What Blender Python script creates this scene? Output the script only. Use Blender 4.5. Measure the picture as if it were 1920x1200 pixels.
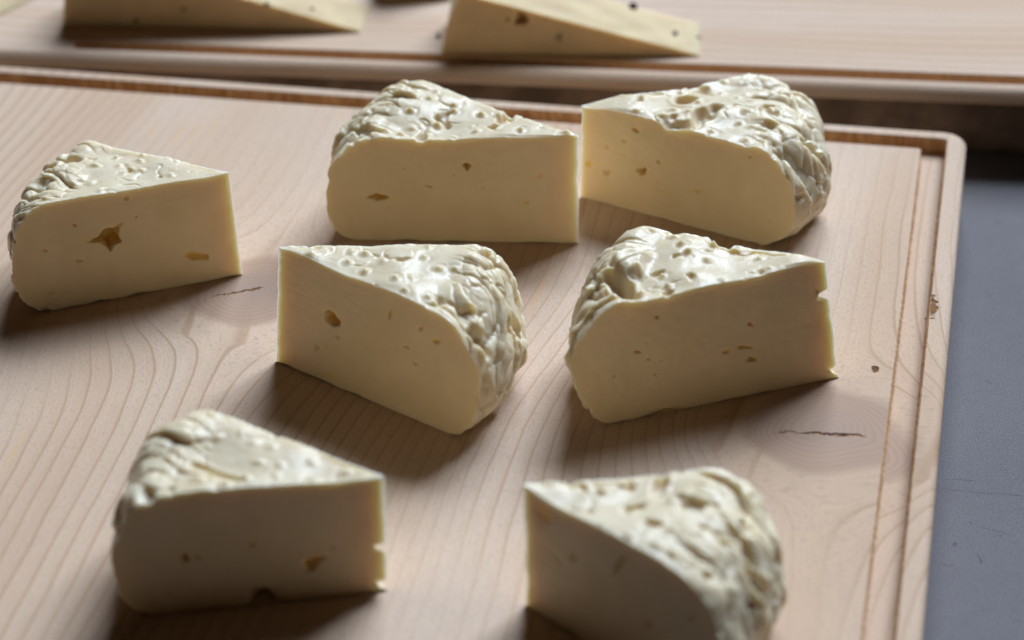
import bpy, bmesh, math
import numpy as np
from mathutils import Matrix, Vector, geometry

# ------------------------------------------------------------------ scene, camera, light
for o in list(bpy.data.objects):
    bpy.data.objects.remove(o)
scene = bpy.context.scene
COL = scene.collection

F_PX, PITCH, ROLL, DIST = 4700.0, math.radians(31.0), math.radians(-1.2), 1.0
fw = np.array([0, math.cos(PITCH), -math.sin(PITCH)])
_r = np.array([1.0, 0, 0]); _u = np.cross(_r, fw)
rt = _r * math.cos(ROLL) + _u * math.sin(ROLL)
up = _u * math.cos(ROLL) - _r * math.sin(ROLL)
CAM = -fw * DIST

def un(px, z=0.0):
    """pixel of the 1920x1200 photograph -> point on the horizontal plane z (metres, board top is z=0)"""
    d = fw * F_PX + rt * (px[0] - 960) + up * (600 - px[1])
    return CAM + d * ((z - CAM[2]) / d[2])

def unplane(px, p0, n):
    d = fw * F_PX + rt * (px[0] - 960) + up * (600 - px[1])
    return CAM + d * (((p0 - CAM) @ n) / (d @ n))

def proj(P):
    v = np.asarray(P) - CAM; z = v @ fw
    return np.array([960 + F_PX * (v @ rt) / z, 600 - F_PX * (v @ up) / z])

cam_d = bpy.data.cameras.new('camera')
cam = bpy.data.objects.new('camera', cam_d); COL.objects.link(cam)
M = Matrix.Identity(4)
for i in range(3):
    M[i][0], M[i][1], M[i][2], M[i][3] = rt[i], up[i], -fw[i], CAM[i]
cam.matrix_world = M
cam_d.sensor_width = 36.0
cam_d.lens = F_PX / 1920 * 36
cam_d.clip_start = 0.02; cam_d.clip_end = 50
cam_d.dof.use_dof = True
cam_d.dof.focus_distance = 0.985
cam_d.dof.aperture_fstop = 6.3
scene.camera = cam

world = bpy.data.worlds.new('World'); scene.world = world; world.use_nodes = True
bg = world.node_tree.nodes['Background']
bg.inputs[0].default_value = (1.0, 0.62, 0.30, 1); bg.inputs[1].default_value = 0.014

# daylight from one tall window behind the boards, split by glazing bars into panes
AZ, EL, WD = math.radians(26), math.radians(43), 8.0
wdir = np.array([math.sin(AZ) * math.cos(EL), math.cos(AZ) * math.cos(EL), math.sin(EL)])
wc = wdir * WD + np.array([0, 0.05, 0])
wx = np.array([math.cos(AZ), -math.sin(AZ), 0]); wy = np.cross(wdir, wx)
if wy[2] < 0: wy = -wy
PW, PH, GAP = 1.48, 1.80, 0.28
for i in range(3):
    for j in range(2):
        ld = bpy.data.lights.new('window_pane_light', 'AREA'); ld.shape = 'RECTANGLE'
        ld.size, ld.size_y = PW, PH
        ld.energy = 200.0; ld.color = (0.80, 0.95, 1.15)
        lo = bpy.data.objects.new('window_pane_light', ld); COL.objects.link(lo)
        p = wc + wx * (i - 1) * (PW + GAP) + wy * (j - .5) * (PH + GAP)
        lo.location = p
        lo.rotation_euler = Vector(-wdir).to_track_quat('-Z', 'Y').to_euler()

scene.render.engine = 'CYCLES'
vs = scene.view_settings
vs.view_transform = 'Standard'; vs.look = 'None'; vs.exposure = 0.0; vs.gamma = 1.0; vs.use_curve_mapping = False
scene.cycles.max_bounces = 12
scene.render.resolution_x, scene.render.resolution_y = 1024, 640

# ------------------------------------------------------------------ helpers
def tag(o, label=None, cat=None, group=None, kind=None):
    for k, v in (('label', label), ('category', cat), ('group', group), ('kind', kind)):
        if v: o[k] = v
    return o

def mesh_obj(name, V, Fq, mats, midx=None, parent=None, loc=None, smooth=True):
    V = np.asarray(V, dtype=np.float64)
    me = bpy.data.meshes.new(name)
    nv = len(V)
    lens = np.array([len(f) for f in Fq], dtype=np.int32) if not isinstance(Fq, np.ndarray) else np.full(len(Fq), Fq.shape[1], dtype=np.int32)
    flat = Fq.ravel() if isinstance(Fq, np.ndarray) else np.concatenate([np.asarray(f) for f in Fq])
    me.vertices.add(nv); me.vertices.foreach_set('co', V.astype(np.float32).ravel())
    me.loops.add(len(flat)); me.loops.foreach_set('vertex_index', flat.astype(np.int32))
    me.polygons.add(len(lens))
    me.polygons.foreach_set('loop_start', np.concatenate([[0], np.cumsum(lens)[:-1]]).astype(np.int32))
    for m in mats: me.materials.append(m)
    me.update(calc_edges=True); me.validate()
    if midx is not None: me.polygons.foreach_set('material_index', np.asarray(midx, dtype=np.int32))
    me.polygons.foreach_set('use_smooth', np.full(len(me.polygons), smooth))
    o = bpy.data.objects.new(name, me); COL.objects.link(o)
    if parent: o.parent = parent
    if loc is not None: o.location = loc
    return o

def perlin(P, seed=0):
    P = np.asarray(P, dtype=np.float64)
    g = np.random.default_rng(seed + 1000)
    perm = np.concatenate([g.permutation(256)] * 3)
    gr = g.normal(size=(256, 3)); gr /= np.linalg.norm(gr, axis=1)[:, None]
    i = np.floor(P).astype(int); f = P - i; i &= 255
    u = f * f * f * (f * (f * 6 - 15) + 10)
    out = 0
    for dx in (0, 1):
        for dy in (0, 1):
            for dz in (0, 1):
                h = perm[perm[perm[i[:, 0] + dx] + i[:, 1] + dy] + i[:, 2] + dz]
                d = gr[h, 0] * (f[:, 0] - dx) + gr[h, 1] * (f[:, 1] - dy) + gr[h, 2] * (f[:, 2] - dz)
                w = (u[:, 0] if dx else 1 - u[:, 0]) * (u[:, 1] if dy else 1 - u[:, 1]) * (u[:, 2] if dz else 1 - u[:, 2])
                out = out + w * d
    return out * 1.6

def worley(X, Y, seed=0, jit=0.8):
    g = np.random.default_rng(seed + 77)
    T = g.random((64, 64, 5))
    ix, iy = np.floor(X).astype(int), np.floor(Y).astype(int)
    F1 = np.full(X.shape, 9.0); F2 = F1.copy(); R = np.zeros(X.shape + (3,)); OX = np.zeros_like(F1); OY = np.zeros_like(F1)
    for a in (-1, 0, 1):
        for b in (-1, 0, 1):
            t = T[(ix + a) & 63, (iy + b) & 63]
            ox = X - (ix + a + .5 + (t[..., 0] - .5) * jit); oy = Y - (iy + b + .5 + (t[..., 1] - .5) * jit)
            d = np.hypot(ox, oy)
            m = d < F1
            F2 = np.where(m, F1, np.minimum(F2, d)); F1 = np.where(m, d, F1)
            R = np.where(m[..., None], t[..., 2:], R); OX = np.where(m, ox, OX); OY = np.where(m, oy, OY)
    return F1, F2, R, OX, OY

def sstep(a, b, x):
    t = np.clip((x - a) / (b - a), 0, 1); return t * t * (3 - 2 * t)

def poly_sd(px, py, poly):
    poly = np.asarray(poly, float); n = len(poly)
    d = np.full(px.shape, 1e9); ins = np.zeros(px.shape, bool)
    for i in range(n):
        a, b = poly[i], poly[(i + 1) % n]
        e = b - a; wx_, wy_ = px - a[0], py - a[1]
        t = np.clip((wx_ * e[0] + wy_ * e[1]) / (e @ e + 1e-12), 0, 1)
        d = np.minimum(d, np.hypot(wx_ - e[0] * t, wy_ - e[1] * t))
        c = ((a[1] > py) != (b[1] > py)) & (px < (b[0] - a[0]) * (py - a[1]) / (b[1] - a[1] + 1e-12) + a[0])
        ins ^= c
    return np.where(ins, -d, d)

# ------------------------------------------------------------------ node materials
class NT:
    def __init__(s, name):
        s.m = bpy.data.materials.new(name); s.m.use_nodes = True
        s.t = s.m.node_tree; s.t.nodes.clear()
        s.out = s.t.nodes.new('ShaderNodeOutputMaterial')
        s.b = s.t.nodes.new('ShaderNodeBsdfPrincipled')
        s.t.links.new(s.b.outputs[0], s.out.inputs['Surface'])
    def put(s, sock, v):
        if isinstance(v, bpy.types.NodeSocket): s.t.links.new(v, sock)
        else: sock.default_value = v
    def math(s, op, a, b=0.0, c=0.0, clamp=False):
        n = s.t.nodes.new('ShaderNodeMath'); n.operation = op; n.use_clamp = clamp
        s.put(n.inputs[0], a); s.put(n.inputs[1], b); s.put(n.inputs[2], c); return n.outputs[0]
    def sm(s, x, a, b, lo=0.0, hi=1.0):
        n = s.t.nodes.new('ShaderNodeMapRange'); n.interpolation_type = 'SMOOTHSTEP'
        s.put(n.inputs[0], x); s.put(n.inputs[1], a); s.put(n.inputs[2], b); s.put(n.inputs[3], lo); s.put(n.inputs[4], hi); return n.outputs[0]
    def mix(s, f, a, b, mode='MIX'):
        n = s.t.nodes.new('ShaderNodeMix'); n.data_type = 'RGBA'; n.blend_type = mode
        s.put(n.inputs[0], f); s.put(n.inputs[6], a); s.put(n.inputs[7], b); return n.outputs[2]
    def coord(s):
        return s.t.nodes.new('ShaderNodeTexCoord').outputs['Object']
    def sep(s, v):
        n = s.t.nodes.new('ShaderNodeSeparateXYZ'); s.put(n.inputs[0], v); return n.outputs
    def comb(s, x, y, z=0.0):
        n = s.t.nodes.new('ShaderNodeCombineXYZ'); s.put(n.inputs[0], x); s.put(n.inputs[1], y); s.put(n.inputs[2], z); return n.outputs[0]
    def noise(s, v, scale, detail=2.0, rough=.5, dist=0.0):
        n = s.t.nodes.new('ShaderNodeTexNoise'); s.put(n.inputs['Vector'], v); n.inputs['Scale'].default_value = scale
        n.inputs['Detail'].default_value = detail; n.inputs['Roughness'].default_value = rough; n.inputs['Distortion'].default_value = dist
        return n.outputs[0]
    def bump(s, h, dist, strength=1.0, prev=None):
        n = s.t.nodes.new('ShaderNodeBump'); n.inputs['Distance'].default_value = dist; n.inputs['Strength'].default_value = strength
        s.put(n.inputs['Height'], h)
        if prev: s.put(n.inputs['Normal'], prev)
        return n.outputs[0]
    def crack(s, x, y, seg, wob, wid, amp=.006):
        ax, ay, bx, by, w = seg
        L = math.hypot(bx - ax, by - ay); ex, ey = (bx - ax) / L, (by - ay) / L
        rx, ry = s.math('SUBTRACT', x, ax), s.math('SUBTRACT', y, ay)
        t = s.math('ADD', s.math('MULTIPLY', rx, ex), s.math('MULTIPLY', ry, ey))
        d = s.math('ADD', s.math('MULTIPLY', rx, -ey), s.math('MULTIPLY', ry, ex))
        d = s.math('ABSOLUTE', s.math('ADD', d, s.math('MULTIPLY', wob, amp)))
        tn = s.math('DIVIDE', t, L)
        env = s.math('MULTIPLY', s.sm(tn, .0, .75), s.sm(tn, 1.0, .85))
        ww = s.math('MULTIPLY', s.math('MULTIPLY', env, s.sm(wid, .35, .65, .25, 1.0)), w)
        return s.math('MULTIPLY', s.sm(d, s.math('ADD', ww, .00025), s.math('MULTIPLY', ww, .4)), s.sm(env, .0, .05))
    def attr(s, name):
        n = s.t.nodes.new('ShaderNodeAttribute'); n.attribute_name = name; return n.outputs['Fac']

def rgb(r, g, b): return (r, g, b, 1.0)

def mat_cheese(name, rough, rind):
    s = NT(name); c = s.coord()
    n1 = s.noise(c, 75, 5, .6); n2 = s.noise(c, 900, 2); n3 = s.noise(c, 2600, 2)
    if rind:
        base = s.mix(s.sm(n1, .35, .7), rgb(.765, .645, .46), rgb(.72, .585, .39))
        base = s.mix(s.math('MULTIPLY', s.attr('hole'), .55), base, rgb(.80, .58, .20))
    else:
        base = s.mix(s.sm(n1, .3, .7), rgb(.81, .645, .40), rgb(.77, .60, .36))
        base = s.mix(s.math('MULTIPLY', s.attr('hole'), .75), base, rgb(.86, .58, .14))
    s.put(s.b.inputs['Base Color'], base)
    s.b.inputs['Subsurface Weight'].default_value = .75 if rind else .45
    s.b.inputs['Subsurface Radius'].default_value = (1.0, .88, .6)
    s.b.inputs['Subsurface Scale'].default_value = .0055
    s.b.inputs['IOR'].default_value = 1.34
    if rind:
        s.put(s.b.inputs['Roughness'], s.sm(n2, .3, .75, .18, .30))
        s.put(s.b.inputs['Normal'], s.bump(n3, .00008, .5, s.bump(n2, .0002, .6)))
        s.b.inputs['Specular IOR Level'].default_value = .30
    else:
        s.b.inputs['Roughness'].default_value = rough
        cx, cy, cz = s.sep(c)
        drag = s.noise(s.comb(s.math('MULTIPLY', cx, 35.), s.math('MULTIPLY', cy, 35.), s.math('MULTIPLY', cz, 800.)), 1., 3., .65)
        s.put(s.b.inputs['Normal'], s.bump(n3, .00012, .5, s.bump(drag, .0003, .55, s.bump(n2, .0002, .6))))
    return s.m

def mat_wood(name, knots=(), cracks=(), spots=(), resin=(), lines=150.0, swap=False, light=rgb(.72, .545, .415), dark=rgb(.46, .28, .165)):
    s = NT(name); c = s.coord(); x, y, z = s.sep(c)
    if swap: x, y = y, x
    lowv = s.comb(s.math('MULTIPLY', x, 6.0), s.math('MULTIPLY', y, 1.6), z)
    warp = s.noise(lowv, 1.0, 2.0)
    warp2 = s.noise(s.comb(s.math('MULTIPLY', x, 40.), s.math('MULTIPLY', y, 9.), z), 1.0, 2.0)
    psi = s.math('ADD', x, s.math('MULTIPLY', s.math('SUBTRACT', warp, .5), .055))
    psi = s.math('ADD', psi, s.math('MULTIPLY', s.math('SUBTRACT', warp2, .5), .006))
    inside = None
    for (kx, ky, R, st) in knots:
        dx = s.math('SUBTRACT', x, kx); dy = s.math('MULTIPLY', s.math('SUBTRACT', y, ky), st)
        r2 = s.math('ADD', s.math('MULTIPLY', dx, dx), s.math('MULTIPLY', dy, dy))
        Q2 = (1.55 * R) ** 2; q = s.math('DIVIDE', Q2, s.math('MAXIMUM', r2, Q2))
        psi = s.math('SUBTRACT', psi, s.math('MULTIPLY', dx, s.math('MULTIPLY', q, .9)))
        r = s.math('SQRT', r2)
        rw = s.math('ADD', r, s.math('MULTIPLY', s.math('SUBTRACT', s.noise(c, 38, 0), .5), R * .45))
        k = (s.sm(rw, R * 1.04, R * .88), r, R, rw)
        inside = [k] if inside is None else inside + [k]
    fr = s.math('FRACT', s.math('MULTIPLY', psi, lines))
    late = s.math('ADD', s.math('MULTIPLY', s.sm(fr, .2, .93), .22), s.math('MULTIPLY', s.sm(fr, .80, .90), .78)); late = s.math('MULTIPLY', late, s.sm(fr, 1.0, .95))
    stren = s.sm(s.noise(s.comb(s.math('MULTIPLY', x, 14.), s.math('MULTIPLY', y, 3.), 3.0), 1.0, 2.0), .32, .68, .15, 1.0)
    late = s.math('MULTIPLY', late, stren)
    fib = s.noise(s.comb(s.math('MULTIPLY', psi, 1100.), s.math('MULTIPLY', y, 60.), z), 1.0, 3.0, .6)
    pore = s.noise(s.comb(s.math('MULTIPLY', psi, 1900.), s.math('MULTIPLY', y, 330.), z), 1.0, 2.0, .6)
    band = s.noise(s.comb(s.math('MULTIPLY', psi, 17.), s.math('MULTIPLY', y, 1.2), 7.0), 1.0, 2.0)
    blot = s.noise(c, 14, 3, .55)
    col = s.mix(s.sm(band, .30, .72), light, rgb(light[0] * .88, light[1] * .78, light[2] * .68))
    col = s.mix(s.math('MULTIPLY', s.sm(blot, .45, .75), .35), col, rgb(.68, .475, .335))
    col = s.mix(s.math('MULTIPLY', late, .85), col, dark)
    col = s.mix(s.sm(fib, .25, .75, .0, .24), col, rgb(.45, .32, .22))
    col = s.mix(s.sm(pore, .54, .68, .0, .42), col, rgb(.38, .27, .20))
    col = s.mix(s.sm(s.noise(c, 1000, 2, .7), .48, .70, .0, .36), col, rgb(.40, .29, .21))
    for (ax, ay, rx_, ry_) in resin:
        dx = s.math('DIVIDE', s.math('SUBTRACT', x, ax), rx_); dy = s.math('DIVIDE', s.math('SUBTRACT', y, ay), ry_)
        d = s.math('ADD', s.math('SQRT', s.math('ADD', s.math('MULTIPLY', dx, dx), s.math('MULTIPLY', dy, dy))), s.math('MULTIPLY', s.math('SUBTRACT', fib, .5), 1.2))
        col = s.mix(s.sm(d, 1.0, .2, .0, .5), col, rgb(.70, .43, .20))
    for k, r, R, rw in (inside or []):
        kf = s.math('FRACT', s.math('MULTIPLY', rw, 390.0))
        kl = s.math('MULTIPLY', s.sm(kf, .3, .9), s.sm(kf, 1.0, .94))
        kc = s.mix(s.math('MULTIPLY', kl, .30), rgb(.45, .295, .21), rgb(.30, .185, .12))
        kc = s.mix(s.sm(r, R * .75, R * .1), kc, s.mix(.5, kc, rgb(.37, .265, .21)))
        col = s.mix(s.math('MULTIPLY', k, .9), col, kc)
        edge = s.math('MULTIPLY', s.sm(rw, R * .86, R * .98), s.sm(rw, R * 1.12, R * 1.0))
        col = s.mix(s.math('MULTIPLY', edge, .45), col, rgb(.45, .30, .21))
    gap = None
    wob = s.math('SUBTRACT', s.noise(c, 210, 3, .6), .5); wid = s.noise(c, 120, 2)
    for cr_ in cracks:
        g = s.crack(x, y, cr_, wob, wid); gap = g if gap is None else s.math('MAXIMUM', gap, g)
    for (ax, ay, rx_, ry_) in spots:
        dx = s.math('DIVIDE', s.math('SUBTRACT', x, ax), rx_); dy = s.math('DIVIDE', s.math('SUBTRACT', y, ay), ry_)
        d = s.math('SQRT', s.math('ADD', s.math('MULTIPLY', dx, dx), s.math('MULTIPLY', dy, dy)))
        d = s.math('ADD', d, s.math('MULTIPLY', wob, 2.2))
        g = s.sm(d, 1.0, .55); gap = g if gap is None else s.math('MAXIMUM', gap, g)
    hgt = s.math('SUBTRACT', s.math('MULTIPLY', fib, .5), s.math('MULTIPLY', late, .4))
    if gap is not None:
        col = s.mix(gap, col, s.mix(s.sm(wid, .4, .6), rgb(.030, .013, .006), rgb(.24, .105, .032)))
        hgt = s.math('SUBTRACT', hgt, s.math('MULTIPLY', gap, 6.0))
    s.put(s.b.inputs['Base Color'], col)
    s.b.inputs['Roughness'].default_value = .72
    s.b.inputs['Specular IOR Level'].default_value = .08
    s.put(s.b.inputs['Normal'], s.bump(hgt, .00016, .8))
    return s.m

def mat_endgrain(name, swap=False, pale=False):
    s = NT(name); c = s.coord(); x, y, z = s.sep(c)
    if swap: x, y = y, x
    n = s.noise(s.comb(s.math('MULTIPLY', x, 420.), s.math('MULTIPLY', y, 420.), s.math('MULTIPLY', z, 90.)), 1., 3., .6)
    n2 = s.noise(c, 45, 2)
    col = s.mix(s.sm(n, .35, .68), rgb(.42, .22, .095), rgb(.66, .42, .23))
    col = s.mix(s.sm(n2, .4, .7, 0, .5), col, rgb(.34, .17, .07))
    if pale: col = s.mix(.6, col, rgb(.62, .40, .24))
    s.put(s.b.inputs['Base Color'], col); s.b.inputs['Roughness'].default_value = .75
    s.put(s.b.inputs['Normal'], s.bump(n, .0006, .8)); return s.m

def mat_table():
    s = NT('grey_table_paint'); c = s.coord(); x, y, z = s.sep(c)
    n1 = s.noise(c, 1500, 2, .6); n2 = s.noise(c, 9, 4, .6); n3 = s.noise(c, 160, 3, .6)
    col = s.mix(s.sm(n2, .3, .7), rgb(.130, .120, .124), rgb(.150, .138, .140))
    col = s.mix(s.sm(n1, .38, .66, 0, .55), col, rgb(.26, .235, .245))
    # thin scratches and scuffs
    wob = s.math('SUBTRACT', s.noise(c, 90, 2), .5); wid = s.noise(c, 300, 3, .7); gap = None
    for a, b, w in (((1752, 917), (1935, 931), .00035), ((1828, 1036), (1840, 1058), .0006), ((1786, 1026), (1792, 1016), .0007), ((1818, 975), (1826, 984), .0004), ((1868, 1003), (1880, 1006), .0006),
                    ((1758, 1057), (1790, 1061), .0005), ((1765, 898), (1830, 902), .0003), ((1830, 985), (1900, 1004), .00025), ((1850, 552), (1858, 556), .0005), ((1862, 412), (1880, 418), .0008), ((1845, 712), (1862, 720), .0006), ((1900, 1160), (1915, 1166), .0006)):
        p, q = un(a, TY), un(b, TY)
        g = s.crack(x, y, (p[0], p[1], q[0], q[1], w), wob, wid, .003); gap = g if gap is None else s.math('MAXIMUM', gap, g)
    col = s.mix(s.math('MULTIPLY', gap, .5), col, rgb(.03, .03, .035))
    s.put(s.b.inputs['Base Color'], col); s.put(s.b.inputs['Roughness'], s.sm(n3, .3, .7, .78, .88)); s.b.inputs['Specular IOR Level'].default_value = .12
    s.put(s.b.inputs['Normal'], s.bump(n1, .0004, .8)); return s.m

def mat_plain(name, col, rough=.6, sss=0, spec=.5, noise_scale=200, var=.12, bumpd=.0003, hole=None):
    s = NT(name); c = s.coord(); n = s.noise(c, noise_scale, 4, .6)
    cc = s.mix(s.sm(n, .3, .7), rgb(*[v * (1 - var) for v in col]), rgb(*[min(1, v * (1 + var)) for v in col]))
    if hole: cc = s.mix(s.attr('hole'), cc, rgb(*hole))
    s.put(s.b.inputs['Base Color'], cc); s.b.inputs['Roughness'].default_value = rough; s.b.inputs['Specular IOR Level'].default_value = .12
    if sss:
        s.b.inputs['Subsurface Weight'].default_value = 1; s.b.inputs['Subsurface Radius'].default_value = (1, .82, .45); s.b.inputs['Subsurface Scale'].default_value = sss
    s.put(s.b.inputs['Normal'], s.bump(n, bumpd, .7)); return s.m

# ------------------------------------------------------------------ boards and table
THICK = 0.036
TY = -THICK - .0006
def rrect(x0, x1, y0, y1, r, n=10, z=0.0):
    pts = []
    for cx, cy, a0 in ((x1 - r, y1 - r, 0), (x0 + r, y1 - r, 90), (x0 + r, y0 + r, 180), (x1 - r, y0 + r, 270)):
        for k in range(n + 1):
            a = math.radians(a0 + 90 * k / n); pts.append((cx + r * math.cos(a), cy + r * math.sin(a), z))
    return pts

def board(name, x0, x1, y0, y1, groove, crn, fil, gd, mats, loc, rz, concentric=True, filz=None, under=None):
    """board in its own frame (x across, y away from the viewer), top at z=0, with a routed groove"""
    loops = []; gx0, gx1, gy0, gy1, gr = groove['o']; ix0, ix1, iy0, iy1, ir = groove['i'] if concentric else (0,) * 5
    nf = 8; filz = filz or fil; ub, uz = under or (fil, fil)
    def ins(d, z): return rrect(x0 + d, x1 - d, y0 + d, y1 - d, max(crn - d, .0005), z=z)
    for k in range(nf + 1):
        a = math.pi / 2 * k / nf
        loops.append(ins(ub * (1 - math.sin(a)), -THICK + uz * (1 - math.cos(a))))
    for k in range(nf + 1):
        a = math.pi / 2 * k / nf
        loops.append(ins(fil * (1 - math.cos(a)), -filz + filz * math.sin(a)))
    V = []; Fq = []; mi = []; N = len(loops[0])
    for L in loops: V += L
    def bridge(a, b, m):
        for k in range(N):
            Fq.append((a + k, a + (k + 1) % N, b + (k + 1) % N, b + k)); mi.append(m)
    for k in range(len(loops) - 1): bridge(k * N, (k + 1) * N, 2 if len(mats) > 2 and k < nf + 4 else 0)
    Fq.append(tuple(range(N - 1, -1, -1))); mi.append(0)
    top = (len(loops) - 1) * N
    e = .0005
    def add(L):
        V.extend(L); return len(V) - N
    g1 = add(rrect(gx0 - e, gx1 + e, gy0 - e, gy1 + e, gr + e)); g1b = add(rrect(gx0, gx1, gy0, gy1, gr, z=-e))
    g2 = add(rrect(gx0, gx1, gy0, gy1, gr, z=-gd + .001)); g2b = add(rrect(gx0 + .001, gx1 - .001, gy0 + .001, gy1 - .001, max(gr - .001, .0003), z=-gd))
    if concentric: bridge(top, g1, 0)
    else:
        tri = geometry.tessellate_polygon([[Vector(V[top + k]) for k in range(N)], [Vector(V[g1 + k]) for k in range(N)]])
        for t in tri:
            t = [top + k if k < N else g1 + k - N for k in t]
            a, b, c = [np.array(V[k]) for k in t]
            if np.cross(b - a, c - a)[2] < 0: t = t[::-1]
            Fq.append(tuple(t)); mi.append(0)
    bridge(g1, g1b, 1); bridge(g1b, g2, 1); bridge(g2, g2b, 1)
    if concentric:
        i1 = add(rrect(ix0 - .0006, ix1 + .0006, iy0 - .0006, iy1 + .0006, ir + .0006, z=-gd)); i2 = add(rrect(ix0, ix1, iy0, iy1, ir, z=-gd + .0006))
        i3 = add(rrect(ix0, ix1, iy0, iy1, ir, z=-e)); i4 = add(rrect(ix0 + e, ix1 - e, iy0 + e, iy1 - e, ir, z=0))
        bridge(g2b, i1, 0); bridge(i1, i2, 1); bridge(i2, i3, 1); bridge(i3, i4, 1)
        Fq.append(tuple(i4 + k for k in range(N))); mi.append(0)
    else:
        Fq.append(tuple(g2b + k for k in range(N))); mi.append(1)
    o = mesh_obj(name, V, Fq, mats, mi, smooth=False)
    o.location = loc; o.rotation_euler = (0, 0, rz)
    return o

tb = mesh_obj('table', [(-3, -2, 0), (3, -2, 0), (3, 3, 0), (-3, 3, 0)], [(0, 1, 2, 3)], [mat_table()], smooth=False, loc=(0, 0, TY))
tag(tb, 'matt grey blue scratched table top under the boards', 'table', kind='structure')

YAW = math.radians(-11.7)
cs, sn = math.cos(YAW), math.sin(YAW)
corner = np.array([0., 0.]);
p_r = un((1772, 720))[:2]; p_b = un((900, 183))[:2]
ax = np.array([cs, sn]); ay = np.array([-sn, cs])
XR, YB = p_r @ ax, p_b @ ay           # right and back edge in the board's own frame
def bl(px):                            # pixel -> board frame
    p = un(px)[:2]; return (p @ ax, p @ ay)
RIM, GW = .0088, .0108
X0, Y0 = XR - .50, YB - .455
k1, k2 = bl((474, 545)), bl((1556, 806))
ca, cb = bl((392, 557)), bl((496, 539)); cc_, cd = bl((1440, 808)), bl((1628, 818))
s1, s2, s3 = bl((1642, 692)), bl((1747, 574)), bl((1724, 627))
wood = mat_wood('pale_wood', knots=((k1[0], k1[1], .027, 1.0), (k2[0], k2[1], .030, 1.05)),
                cracks=((*ca, *cb, .0010), (*cc_, *cd, .0016)), spots=((*s1, .0016, .003), (*s2, .0024, .0095)),
                resin=[(*bl(p), .0016, l) for p, l in (((285, 245), .012), ((335, 252), .020), ((362, 250), .018), ((398, 236), .014), ((28, 845), .022), ((640, 215), .010), ((1010, 545), .030))])
endg = mat_endgrain('scorched_groove_wall')
nb = board('cutting_board', X0, XR, Y0, YB, dict(o=(X0 + RIM, XR - RIM, Y0 + RIM, YB - RIM, .0025), i=(X0 + RIM + GW, XR - RIM - GW, Y0 + RIM + GW, YB - RIM - GW, .0012)),
           .011, .0035, .0070, [wood, endg], (0, 0, 0), YAW)
tag(nb, 'pale wooden chopping board with knots and juice groove carrying the white cheese wedges', 'cutting board', 'wooden boards')

YAW2 = math.radians(-6.2)
f1, f2 = un((300, 118)), un((1900, 180))
YAW2 = math.atan2(f2[1] - f1[1], f2[0] - f1[0])
c2, n2 = math.cos(YAW2), math.sin(YAW2); ax2 = np.array([c2, n2]); ay2 = np.array([-n2, c2])
def bl2(px):
    p = un(px)[:2]; return np.array((p @ ax2, p @ ay2))
Yf = bl2((1000, 143))[1]; Xl = bl2((-150, 101))[0]; Gx = bl2((132, 92))[0]
woodf = mat_wood('pale_wood_lengthwise', lines=120., swap=True)
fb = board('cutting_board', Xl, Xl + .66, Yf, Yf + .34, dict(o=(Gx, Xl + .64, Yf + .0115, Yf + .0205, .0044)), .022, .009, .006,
           [woodf, mat_endgrain('groove_wall', pale=True), mat_plain('waney_edge_painted_shade', (.17, .11, .072), .8, noise_scale=45, var=.35)], (0, 0, 0), YAW2, concentric=False, filz=.0135, under=(.0145, .021))  # brown waney edge; the lower front's shade is also painted into this colour
tag(fb, 'pale wooden chopping board with stopped groove carrying yellow peppered cheese', 'cutting board', 'wooden boards')

# ------------------------------------------------------------------ white cheese wedges
M_RIND = mat_cheese('wet_rind', .25, True)
M_CUT = mat_cheese('cut_curd', .46, False)

def fan(B, C, rings, nrm, holes, e1, e2, org, seed, wave=.0004, B0=None, st=None):
    """disc of concentric rings between loop B and centre C; holes = list of (kind,...) in face coordinates (metres)"""
    B = np.asarray(B); n = len(B)
    t = np.linspace(0, 1, rings + 1)[1:]
    if B0 is None: B0 = B
    P = C[None, None] + (B0[None] - C[None, None]) * t[:, None, None] + (B - B0)[None] * sstep(np.full(n, .55)[None] if st is None else st[None], 1, t[:, None])[:, :, None]
    Q = np.concatenate([C[None], P.reshape(-1, 3)])
    u, v = (Q - org) @ e1, (Q - org) @ e2
    tt = np.concatenate([[0], np.repeat(t, n)])
    disp = wave * perlin(np.stack([u * 30, v * 30, u * 0 + seed], 1), seed) * sstep(1, .8, tt)
    disp = disp + .00012 * perlin(np.stack([u * 260, v * 260, u * 0 + seed], 1), seed + 2) * sstep(1, .97, tt)
    hm = np.zeros(len(Q))
    wob = perlin(np.stack([u * 420, v * 420, u * 0], 1), seed + 5) * .00035
    for poly, dep in holes:
        sd = poly_sd(u, v, poly) + wob
        w = min(.0012, dep * .5)
        m = sstep(0, -w, sd); disp = disp - dep * m; hm = np.maximum(hm, sstep(.0003, -.0008, sd))
    Q = Q + nrm[None] * disp[:, None]
    idx = np.arange(n); nx = (idx + 1) % n
    F = []
    F.append(np.stack([np.zeros(n, int), 1 + idx, 1 + nx, 1 + nx], 1))
    for k in range(rings - 1):
        a = 1 + k * n; b = a + n
        F.append(np.stack([a + idx, b + idx, b + nx, a + nx], 1))
    F = np.concatenate(F)
    # orientation
    f = F[-n // 2]; p = Q[f]; fn = np.cross(p[1] - p[0], p[2] - p[0])
    if fn @ nrm < 0: F = F[:, ::-1]
    return Q, F, hm

def clean_faces(F):
    """quads with repeated corners -> triangles; returns list of arrays"""
    tri = np.array([len(set(r)) < 4 for r in F]) if len(F) < 5000 else (F[:, 2] == F[:, 3]) | (F[:, 0] == F[:, 1])
    return F[~tri], F[tri]

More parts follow.
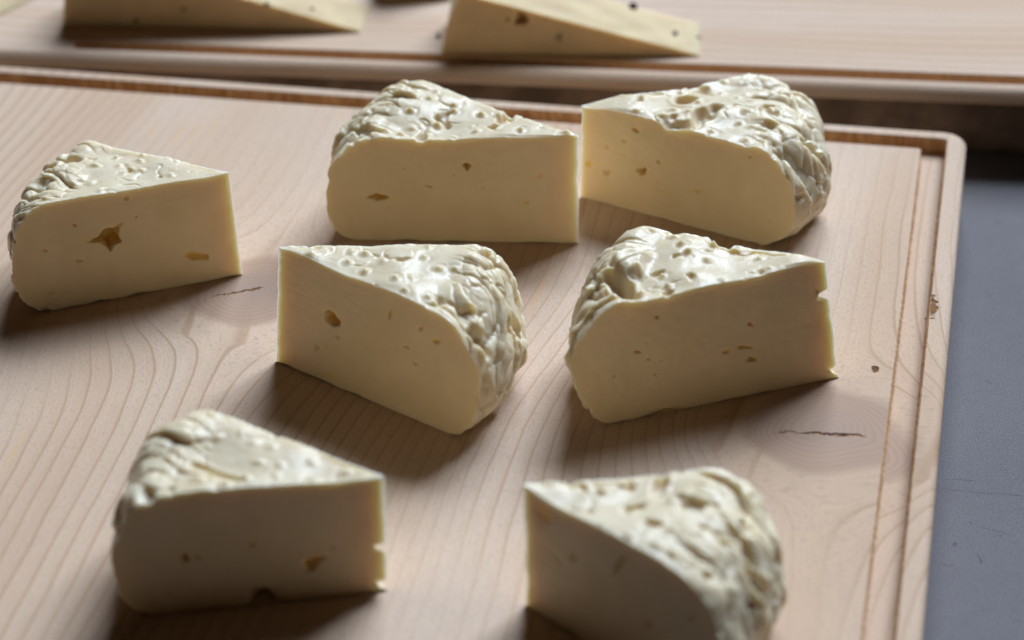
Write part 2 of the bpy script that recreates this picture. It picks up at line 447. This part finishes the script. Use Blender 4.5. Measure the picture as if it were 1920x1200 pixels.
def ell(cx, cy, a, b, ang=0, n=14, seed=0, rough=.18):
    g = np.random.default_rng(seed); r = 1 + g.normal(size=n) * rough
    t = np.linspace(0, 2 * np.pi, n, endpoint=False); ca_, sa_ = math.cos(math.radians(ang)), math.sin(math.radians(ang))
    return [(cx + a * r[i] * math.cos(t[i]) * ca_ - b * r[i] * math.sin(t[i]) * sa_, cy + a * r[i] * math.cos(t[i]) * sa_ + b * r[i] * math.sin(t[i]) * ca_) for i in range(n)]

def cheese(label, apex, atop, face, base, far, seed, holes=(), dents=(), Rmin=None, topr=(.021, .55), botr=(.017, .40), lump=1.0, nubs=1.0, plates=1.0, pexp=2.2, NT_=230, bulge=.0, nicks=()):
    A = un(apex)
    zs = np.linspace(.02, .08, 1201); h = zs[np.argmax([proj(A + [0, 0, z])[1] < atop[1] for z in zs])]
    lean = unplane(atop, A, np.array([fw[0], fw[1], 0]) / np.hypot(fw[0], fw[1]))[0] - A[0]
    d1 = (un(base) - A)[:2]; d1 = d1 / np.hypot(*d1)
    Fp = unplane(face, A, np.array([-d1[1], d1[0], 0])); G = un(far, h)
    d2 = (G - A)[:2]
    Ra, Rb = (Fp - A)[:2] @ d1, np.hypot(*d2) + .011
    if Rmin: Ra = max(Ra, Rmin)
    a1 = math.atan2(d1[1], d1[0]); a2 = math.atan2(d2[1], d2[0])
    da = (a2 - a1 + math.pi) % (2 * math.pi) - math.pi
    print('cheese', label[:24], 'h %.3f Ra %.3f Rb %.3f angle %.0f' % (h, Ra, Rb, math.degrees(da)))
    # --- profile for unit sampling (r as fraction handled per column)
    NS, NB = 350, 14
    R0 = .5 * (Ra + Rb)
    at, bt = topr[0], topr[1] * h; ab, bb = botr[0], botr[1] * h
    zc = h - bt
    prof = [(r, h) for r in np.linspace(0, R0 - at, 200)]
    for k in range(1, 160):
        t = math.pi / 2 * k / 160; prof.append((R0 - at + at * math.sin(t) ** (2 / pexp), zc + bt * math.cos(t) ** (2 / pexp)))
    if zc > bb: prof += [(R0, z) for z in np.linspace(zc, bb, 20)]
    for k in range(1, 161):
        t = math.pi / 2 * k / 160; prof.append((R0 - ab + ab * math.cos(t) ** (2 / pexp), bb - bb * math.sin(t) ** (2 / pexp)))
    prof = np.array(prof); sl = np.concatenate([[0], np.cumsum(np.hypot(*np.diff(prof, axis=0).T))]); S = sl[-1]
    ss = np.linspace(0, S, NS); pr = np.stack([np.interp(ss, sl, prof[:, 0]), np.interp(ss, sl, prof[:, 1])], 1)
    tg = np.gradient(pr, axis=0); tg /= np.linalg.norm(tg, axis=1)[:, None]; nr = np.stack([-tg[:, 1], tg[:, 0]], 1)
    ker = np.ones(9) / 9
    nr = np.stack([np.convolve(np.pad(nr[:, i], 4, mode='edge'), ker, 'valid') for i in (0, 1)], 1); nr /= np.linalg.norm(nr, axis=1)[:, None]
    th = np.linspace(0, 1, NT_)
    TH, SS = np.meshgrid(th, ss, indexing='ij')
    ang = a1 + da * TH; Rt = Ra + (Rb - Ra) * TH + bulge * np.sin(np.pi * TH)
    sc = Rt / R0
    # keep rounding size while scaling the flat part
    r_ = pr[None, :, 0] + (Rt - R0) * sstep(0, R0 - at, np.broadcast_to(pr[None, :, 0], Rt.shape))
    z_ = np.broadcast_to(pr[None, :, 1], Rt.shape).copy()
    n_r, n_z = np.broadcast_to(nr[None, :, 0], Rt.shape), np.broadcast_to(nr[None, :, 1], Rt.shape)
    X, Y = r_ * np.cos(ang), r_ * np.sin(ang)
    # --- relief (units: cm)
    q = SS * 100; Rc = R0 * 100
    P3 = np.stack([X.ravel(), Y.ravel(), z_.ravel()], 1) * 100
    sh = X.shape
    pn = lambda s, k: perlin(P3 / s, seed * 13 + k).reshape(sh)
    ux, uy = q * np.cos(da * TH), q * np.sin(da * TH)
    wx1, wy1 = pn(1.2, 1), pn(1.2, 2)
    rimw = sstep(Rc - 3.4, Rc - 1.2, q + 1.1 * pn(1.8, 3))
    d = lump * (.30 * pn(3.0, 4) + .14 * pn(1.3, 5) * (.45 + .55 * rimw) + .012 * pn(.6, 6))
    # small nubs left by the holes of the mould
    F1, F2, Rn, ox, oy = worley((ux + .22 * wx1) / .95, (uy + .22 * wy1) / .95, seed, .6)
    f = F1 * .95
    amp = np.where(Rn[..., 0] > .25, .5 + .6 * Rn[..., 1], 0) * nubs * (1 - .75 * rimw)
    d = d + 1.25 * amp * (.105 * np.exp(-(f / (.105 + .06 * Rn[..., 2])) ** 2) - .016 * np.exp(-((f - .30) / .09) ** 2))
    # rim: overlapping imprints of the basket slats running over the shoulder
    cu = (ang - a1) * Rc; cq = q
    wx2, wy2 = pn(2.4, 21), pn(2.4, 22)
    dirn = .25 + .5 * math.sin(seed * 2.1)
    for (w_, l_, A_, k) in ((1.25, 2.3, 1.0, 0), (.75, 1.1, .40, 1)):
        F1, F2, Rn, ox, oy = worley((cu + .7 * wx2 + .25 * wx1 + dirn * cq) / w_, (cq + .8 * wy2 + .25 * wy1) / l_, seed + 31 + k, .95)
        e = F2 - F1
        pl = .20 * (np.sqrt(np.clip(1 - F1 ** 2, 0, 1)) - .7) - .06 * np.exp(-(e / .10) ** 1.2) + .20 * ((Rn[..., 0] - .35) * ox + (Rn[..., 1] - .5) * oy) + .11 * (Rn[..., 2] - .5)
        d = d + 1.4 * plates * A_ * rimw * pl
    fl = np.sin((cu + .9 * wx2 + .5 * wx1 + dirn * cq) * 2 * np.pi / .75 + 2.5 * pn(1.6, 23))
    d = d + .014 * plates * rimw * sstep(-.1, .5, pn(1.7, 24)) * fl
    # soft pebbling everywhere
    F1, F2, Rn, ox, oy = worley((ux + .3 * wx1) / .5, (uy + .3 * wy1) / .5, seed + 90, .9)
    d = d + (.014 + .045 * rimw) * sstep(-.3, .4, pn(1.5, 33)) * (1 - np.clip(F1, 0, 1) ** 2) * (Rn[..., 0] - .2)
    # creases and torn pits on the top
    cr = pn(1.5, 8) + .25 * pn(.5, 9); msk = sstep(.05, .5, pn(2.2, 10)) * (1 - .5 * rimw)
    d = d - .075 * np.exp(-(cr / .05) ** 2) * msk
    pit = sstep(.45, .80, pn(1.0, 11) + .25 * pn(.4, 12)); d = d - .22 * pit
    d = d + .010 * pn(.30, 13) * (.3 + rimw)
    dm = np.zeros(sh)
    for (tf, qf, rad, ln, dep, rot) in dents:
        du = (TH - tf) * abs(da) * Rc * np.clip(q / Rc, .15, 1); dq = q - qf * Rc
        c_, s_ = math.cos(math.radians(rot)), math.sin(math.radians(rot))
        a_, b_ = du * c_ + dq * s_, -du * s_ + dq * c_
        rr = np.hypot(a_ / ln, b_ / rad) + .45 * pn(.8, 15)
        fd = sstep(0, .07, TH) if tf > .09 else 1.0
        d = d - fd * dep * sstep(1.15, .35, rr) + fd * .05 * dep * np.exp(-((rr - 1.35) / .3) ** 2)
        dm = np.maximum(dm, sstep(.45, 1.2, fd * dep * sstep(1.15, .35, rr)))
    bot = sstep(S * 100 - 1.4, S * 100 - .2, q)
    eb = np.maximum(sstep(.035, 0, TH), sstep(.965, 1, TH)) * sstep(.8, 4.0, q)
    ej = eb * (.026 * pn(.25, 30) - .07 * sstep(.45, .75, pn(.45, 31)))
    edge_ = np.minimum(sstep(0, .12, TH), sstep(1, .88, TH))
    d = (d * (.55 + .45 * edge_) + ej) * (1 - bot) * .01
    rr_, zz = r_ + n_r * d, z_ + n_z * d
    rr_ = np.where(SS == 0, 0, np.maximum(rr_, 0)); zz = np.maximum(zz, .00015)
    zz = np.where(bot > .97, .00015, zz)
    leanf = lambda r, z: lean * (z / h) * np.clip(1 - r / R0, 0, 1)
    V = np.stack([rr_ * np.cos(ang) + leanf(rr_, zz), rr_ * np.sin(ang), zz], -1)
    zb = np.maximum(z_, .00015)
    V0 = np.stack([r_ * np.cos(ang) + leanf(r_, zb), r_ * np.sin(ang), zb], -1)
    # --- flat bottom
    last = V[:, -1]; bt_ = []
    for k in range(1, NB + 1): bt_.append(last * (1 - k / NB))
    bt_ = np.stack(bt_, 1); bt_[..., 2] = .00015
    V0 = np.concatenate([V0, bt_], 1)
    V = np.concatenate([V, bt_], 1); n2_ = V.shape[1]
    idx = np.arange(NT_ * n2_).reshape(NT_, n2_)
    F = np.stack([idx[:-1, :-1], idx[1:, :-1], idx[1:, 1:], idx[:-1, 1:]], -1).reshape(-1, 4)
    Vf = V.reshape(-1, 3)
    f0 = idx[NT_ // 2, 60], idx[NT_ // 2 + 1, 60], idx[NT_ // 2 + 1, 61]
    if np.cross(Vf[f0[1]] - Vf[f0[0]], Vf[f0[2]] - Vf[f0[0]])[2] < 0: F = F[:, ::-1]
    md = np.array([math.cos(a1 + da / 2), math.sin(a1 + da / 2), 0])
    if True:
        VV = [Vf]; FF = [F]; MI = [np.zeros(len(F), int)]; HM = [np.concatenate([dm, np.zeros((NT_, NB))], 1).ravel()]; off = len(Vf)
        for side in (0, 1):
            col = V[0] if side == 0 else V[-1]
            an = a1 if side == 0 else a1 + da
            e1 = np.array([math.cos(an), math.sin(an), 0]); e2 = np.array([0, 0, 1.])
            nrm = np.cross(e1, e2)
            if nrm @ md > 0: nrm = -nrm
            R_ = Ra if side == 0 else Rb
            tz = np.linspace(0, 1, 46)[1:-1]
            axis = np.linspace(col[-1], col[0], 46)[1:-1]
            wv = .0011 * perlin(np.stack([tz * 2.6 + seed, tz * 0, tz * 0], 1), seed) + .0005 * perlin(np.stack([tz * 14 + seed, tz * 0, tz * 0], 1), seed + 1)
            axis = axis + md[None] * (np.abs(wv) * np.sin(np.pi * tz) ** .5)[:, None]
            axis0 = axis
            for nz, nd in nicks: axis = axis + md[None] * (nd * np.exp(-((tz - nz) / .028) ** 2))[:, None]
            B = np.concatenate([col, axis]); B0 = np.concatenate([V0[0] if side == 0 else V0[-1], axis0]); st = np.concatenate([np.full(len(col), .55), np.full(len(axis), .88)])
            C = e1 * R_ * .52 + e2 * h * .46
            hl = []
            if True:
                lowm = (B[:, 2] < .0010) & (np.hypot(B[:, 0], B[:, 1]) > .004)
                B[lowm, 2] += .0016 * np.maximum(0, perlin(B[lowm] * 170, seed + 40) - .05)
                if side == 0:
                    for pts, dep in holes:
                        pl = []
                        for p in pts:
                            W = unplane(p, A, nrm) - A; pl.append((W @ e1, W[2]))
                        hl.append((pl, dep))
                    g_ = np.random.default_rng(seed + 500)
                    for _ in range(5):
                        rr0, zz0 = g_.uniform(.1, .85) * Ra, g_.uniform(.12, .85) * h; sz = g_.uniform(.0004, .0011)
                        hl.append((ell(rr0, zz0, sz * g_.uniform(1, 2.2), sz, g_.uniform(-30, 30), seed=_ + seed * 20), sz * .9))
            rings = 90 if side == 0 else 14
            Q, Ff, hm = fan(B, C, rings, nrm, hl, e1, e2, np.zeros(3), seed + 3 + side, B0=B0, st=st)
            VV.append(Q); FF.append(Ff + off); HM.append(hm); MI.append(np.ones(len(Ff), int)); off += len(Q)
        mi = np.concatenate(MI); Vall = np.concatenate(VV); Fall = np.concatenate(FF); hm = np.concatenate(HM)
        tri = (Fall[:, 0] == Fall[:, 1]) | (Fall[:, 2] == Fall[:, 3])
        quads = Fall[~tri]; tq = Fall[tri]
        tris = np.where((tq[:, 0] == tq[:, 1])[:, None], tq[:, 1:], tq[:, :3])
        lens = np.concatenate([np.full(len(quads), 4), np.full(len(tris), 3)]).astype(np.int32)
        flat = np.concatenate([quads.ravel(), tris.ravel()]).astype(np.int32)
        me = bpy.data.meshes.new('cheese_wedge')
        me.vertices.add(len(Vall)); me.vertices.foreach_set('co', Vall.astype(np.float32).ravel())
        me.loops.add(len(flat)); me.loops.foreach_set('vertex_index', flat)
        me.polygons.add(len(lens)); me.polygons.foreach_set('loop_start', np.concatenate([[0], np.cumsum(lens)[:-1]]).astype(np.int32))
        me.materials.append(M_RIND); me.materials.append(M_CUT)
        me.polygons.foreach_set('material_index', np.concatenate([mi[~tri], mi[tri]]).astype(np.int32))
        me.polygons.foreach_set('use_smooth', np.ones(len(lens), bool))
        at_ = me.attributes.new('hole', 'FLOAT', 'POINT'); at_.data.foreach_set('value', hm.astype(np.float32))
        me.update(calc_edges=True)
        o = bpy.data.objects.new('cheese_wedge', me); COL.objects.link(o); o.location = A
        tag(o, label, 'cheese', 'white cheese wedges on the front board')
    return o

E_ = lambda x, y, a, b, ang=0, dep=.003, seed=0: (ell(x, y, a, b, ang, seed=seed + int(x)), dep)

cheese('white cheese wedge with star shaped hole in its cut face', (455, 515), (430, 322), (17, 475), (110, 581), (150, 258), 1,
       holes=[([(161, 455), (185, 443), (196, 428), (226, 427), (222, 440), (229, 452), (215, 460), (207, 474), (200, 463), (188, 456)], .008),
              E_(366, 481, 24, 8, 5, .0035), E_(140, 423, 6, 3, 30, .001), E_(238, 372, 4, 6, 0, .0008), E_(190, 562, 3, 8, 0, .003)],
       dents=[(.35, .86, .5, .9, .35, 30), (.7, .8, .35, .8, .35, 80)], lump=.9)
cheese('white cheese wedge with slit shaped eyes, its tip close to a second wedge', (1085, 457), (1085, 262), (612, 345), (660, 450), (770, 142), 2,
       holes=[E_(712, 370, 23, 6, 0, .005), E_(875, 311, 9, 7, 40, .005), ([(791, 345), (803, 346), (814, 350), (808, 354), (802, 350), (792, 348)], .003),
              E_(905, 352, 5, 2, 0, .002), E_(922, 350, 5, 2, 0, .002), E_(850, 327, 4, 1.5, 30, .001)],
       dents=[(.08, .62, .25, .9, .22, 0), (.85, .35, .35, .6, .35, 20), (.15, .83, .3, 1.0, .25, 60)], botr=(.013, .35), nubs=1.35)
cheese('white cheese wedge with a deep pit in its rind next to its tip', (1088, 370), (1090, 194), (1487, 415), (1440, 464), (1440, 132), 3,
       holes=[E_(1203, 322, 10, 9, 0, .004), E_(1139, 325, 8, 6, 30, .002), E_(1191, 245, 8, 4, 35, .0015), E_(1137, 276, 5, 4, 0, .001), E_(1105, 308, 8, 6, 0, .0012), E_(1443, 416, 3, 3, 0, .001), E_(1406, 294, 4, 3, 0, .001)],
       dents=[(.66, .42, .38, .5, 1.7, 10), (.03, .44, .45, .9, .38, 70), (.30, .50, .4, .6, .5, 0), (.45, .53, .3, .5, .4, 0), (.3, 1.02, .3, 1.0, .4, 70), (.93, .28, .16, .8, .9, 90)], lump=1.15, plates=1.2, bulge=.0055)
cheese('white cheese wedge with one oval hole in its cut face and strongly ridged rind', (517, 678), (522, 462), (893, 735), (825, 807), (925, 460), 4,
       holes=[([(602, 588), (612, 582), (624, 590), (636, 606), (634, 614), (622, 614), (606, 604)], .007), E_(728, 590, 4, 9, 10, .0012), E_(788, 616, 4, 5, 0, .001),
              E_(592, 653, 5, 4, 0, .0012), E_(620, 700, 12, 4, -50, .001), E_(612, 650, 3, 3, 0, .0008)],
       dents=[(.62, 1.06, .35, 1.3, .65, 80), (.9, .12, .15, .5, .2, 60), (.12, 1.02, .3, .8, .3, 75), (.9, .85, .25, .5, .3, 20)], plates=1.25)
cheese('white cheese wedge with a cavern in its rind and a nick in the tip', (1574, 708), (1549, 490), (1080, 650), (1180, 788), (1190, 420), 5,
       holes=[E_(1196, 660, 9, 4, 0, .003), E_(1229, 702, 6, 3, 15, .003), E_(1411, 610, 8, 4, 10, .002), E_(1398, 652, 14, 4, 0, .0025), E_(1410, 674, 9, 6, 0, .003), E_(1240, 677, 4, 2, 0, .001), E_(1152, 705, 3, 3, 0, .001),
              ([(1530, 546), (1562, 552), (1562, 560), (1535, 553)], .004), ([(1232, 783), (1245, 765), (1275, 762), (1285, 775), (1260, 785)], .003)],
       dents=[(.22, .80, .48, 1.15, 1.5, 25), (.10, 1.22, .35, .8, .5, 10), (.12, 1.12, .3, .8, .35, 60), (.97, .47, .22, .7, .8, 80), (.05, 1.10, .9, 1.0, -.22, 0), (.03, 1.36, .3, .8, .3, 0), (.5, .80, .9, 1.0, -.30, 0), (.03, 1.62, .35, .5, -.2, 0), (.45, .95, .25, 1.2, .3, 20)], nubs=1.3, lump=1.2, nicks=((.73, .006), (.06, .003)))
cheese('white cheese wedge with dark notch at the foot of its shaded cut face', (728, 1108), (720, 890), (209, 1010), (290, 1154), (362, 760), 6,
       holes=[E_(348, 1047, 9, 9, 0, .005), ([(566, 1052), (585, 1042), (615, 1044), (598, 1058), (588, 1076), (572, 1066)], .003),
              ([(473, 1100), (505, 1102), (508, 1120), (530, 1128), (520, 1150), (480, 1150), (488, 1122)], .010), ([(712, 1022), (740, 1028), (740, 1036), (716, 1032)], .003)],
       dents=[(.05, .86, .3, .5, .3, 0), (.3, .62, .2, 1.2, .3, 60)], nubs=.8, nicks=((.38, .004), (.05, .004)))
cheese('white cheese wedge with a yellow eye at its tip and knobbly fluted rind', (985, 1135), (980, 907), (1330, 1180), (1100, 1206), (1385, 878), 7,
       holes=[E_(1018, 964, 12, 20, -25, .0004), E_(1162, 1060, 5, 22, 35, .002), E_(1216, 1174, 12, 5, 0, .002), E_(1075, 1045, 5, 9, 30, .001)],
       dents=[(.9, .55, .25, .8, .3, 20), (.5, .45, .2, .5, .25, 40), (.35, 1.05, .3, 1.4, .45, 75), (.7, 1.05, .3, 1.2, .35, 80)], Rmin=.088, plates=1.25)

# ------------------------------------------------------------------ yellow peppered cheese on the far board
M_YEL = mat_plain('yellow_cheese', (.64, .475, .275), .75, sss=.005, var=.05, noise_scale=90, hole=(.42, .22, .06))
M_PEP = mat_plain('peppercorn_skin', (.02, .017, .014), .7, noise_scale=900, bumpd=.0006)

def pepper(parent, loc, r, seed):
    bm = bmesh.new(); bmesh.ops.create_icosphere(bm, subdivisions=3, radius=r)
    co = np.array([v.co for v in bm.verts]); dd = perlin(co / r * 1.8, seed) * .22 * r
    for v, k in zip(bm.verts, dd): v.co += v.co.normalized() * k
    me = bpy.data.meshes.new('peppercorn'); bm.to_mesh(me); bm.free(); me.materials.append(M_PEP)
    for p in me.polygons: p.use_smooth = True
    o = bpy.data.objects.new('peppercorn', me); COL.objects.link(o)
    if parent: o.parent = parent
    o.location = loc; return o

def yellow(label, bl_, tip, hgt, depth, seed, holes=(), corns=(), rot=0.0, lean=.0105):
    A = un(bl_); T = un(tip); L = np.linalg.norm(T - A); e1 = (T - A) / L; e2 = np.array([0, 0, 1.]); bk = np.cross(e2, e1)   # away from the viewer
    c, s_ = math.cos(rot), math.sin(rot); bk = bk * c + e1 * s_
    nrm = -np.cross(e2, e1)
    def outline(n=70):
        cor = [np.array([0, 0.0001]), np.array([L, .0001]), np.array([L - .0003, .0009]), np.array([lean, hgt])]
        pts = []
        for i in range(4):
            a, b = cor[i], cor[(i + 1) % 4]; m = 3 if i == 1 else n
            for k in range(m):
                t = k / m; p = a * (1 - t) + b * t
                if i == 3: p = p + np.array([-.0015 * math.sin(math.pi * t), 0])
                pts.append(p)
        return np.array(pts)
    O = outline(); n = len(O)
    VV, FF, HM, off = [], [], [], 0
    hl = []
    for x, y, a, b, dep in holes:
        pl = []
        for p in ell(x, y, a, b, seed=int(x)):
            W = unplane(p, A, nrm) - A; pl.append((W @ e1, W[2]))
        hl.append((pl, dep))
    for side, o_ in ((0, np.zeros(3)), (1, bk * depth)):
        B = O[:, :1] * e1[None] + O[:, 1:] * e2[None] + o_[None]
        C = e1 * L * .32 + e2 * hgt * .33 + o_
        Q, F, hm = fan(B, C, 40 if side == 0 else 4, nrm if side == 0 else -nrm, hl if side == 0 else [], e1, e2, o_, seed, .0008)
        VV.append(Q); FF.append(F + off); HM.append(hm); off += len(Q)
    nd = 24; G = []
    for k in range(nd + 1):
        G.append(O[:, :1] * e1[None] + O[:, 1:] * e2[None] + (bk * depth * k / nd)[None])
    G = np.stack(G)
    pert = perlin(G.reshape(-1, 3) * 70, seed).reshape(nd + 1, n) * .0012
    w = np.sin(np.pi * np.linspace(0, 1, nd + 1))[:, None] ** .4
    up_ = (O[:, 1] > .003).astype(float)[None]
    G = G + (pert * w * up_)[..., None] * e2
    idx = np.arange((nd + 1) * n).reshape(nd + 1, n)
    F = np.stack([idx[:-1], np.roll(idx, -1, 1)[:-1], np.roll(idx, -1, 1)[1:], idx[1:]], -1).reshape(-1, 4)
    Gf = G.reshape(-1, 3); f = F[2 * 70 + 20]; fn = np.cross(Gf[f[1]] - Gf[f[0]], Gf[f[2]] - Gf[f[0]])
    if fn[2] < 0: F = F[:, ::-1]
    VV.append(Gf); FF.append(F + off); HM.append(np.zeros(len(Gf)))
    V = np.concatenate(VV); Fa = np.concatenate(FF); hm = np.concatenate(HM)
    tri = (Fa[:, 0] == Fa[:, 1]) | (Fa[:, 2] == Fa[:, 3])
    tq = Fa[tri]; tris = np.where((tq[:, 0] == tq[:, 1])[:, None], tq[:, 1:], tq[:, :3])
    o = mesh_obj('yellow_cheese_wedge', V, list(Fa[~tri]) + list(tris), [M_YEL], loc=A)
    at_ = o.data.attributes.new('hole', 'FLOAT', 'POINT')
    if len(o.data.vertices) == len(hm): at_.data.foreach_set('value', hm.astype(np.float32))
    tag(o, label, 'cheese', 'yellow cheese wedges on the far board')
    # peppercorns sit in the sloping top or in the front face
    sl = (np.array([lean, hgt]) - np.array([L, .0009]))
    tn = e1 * hgt + e2 * (L - lean); tn = tn / np.linalg.norm(tn)
    P0 = A + e1 * L + e2 * .0009
    for i, (x, y, r, where) in enumerate(corns):
        W = unplane((x, y), P0 if where == 't' else A, tn if where == 't' else nrm) - A
        pepper(o, W, r, seed + i)
    return o

yellow('yellow cheese wedge with brown eyes and a peppercorn on its sloping top', (828, 101), (1312, 106), .0320, .036, 11,
       holes=[(978, 37, 13, 15, .005), (952, 35, 5, 6, .002), (1025, 35, 5, 4, .002), (1048, 70, 7, 10, .003)],
       corns=[(1187, 13, .0022, 't'), (1266, 62, .0011, 't'), (1310, 70, .0008, 't')])
yellow('plain yellow cheese wedge with few dark specks, long thin end', (118, 46), (676, 61), .0400, .030, 12,
       corns=[(255, 38, .0011, 'f'), (500, 8, .0012, 't'), (585, 18, .0010, 't'), (345, 18, .0008, 'f')])
yellow('yellow cheese wedge of which only the thin end shows', (-360, 28), (-24, 40), .030, .040, 13, rot=.5)
yellow('yellow cheese wedge behind the gap between two others', (700, -14), (850, 2), .030, .030, 14)
pc = pepper(None, un((822, 70)) + np.array([0, 0, .0010]), .0011, 5)
tag(pc, 'small dark peppercorn crumb beside the yellow cheese with brown eyes', 'peppercorn')
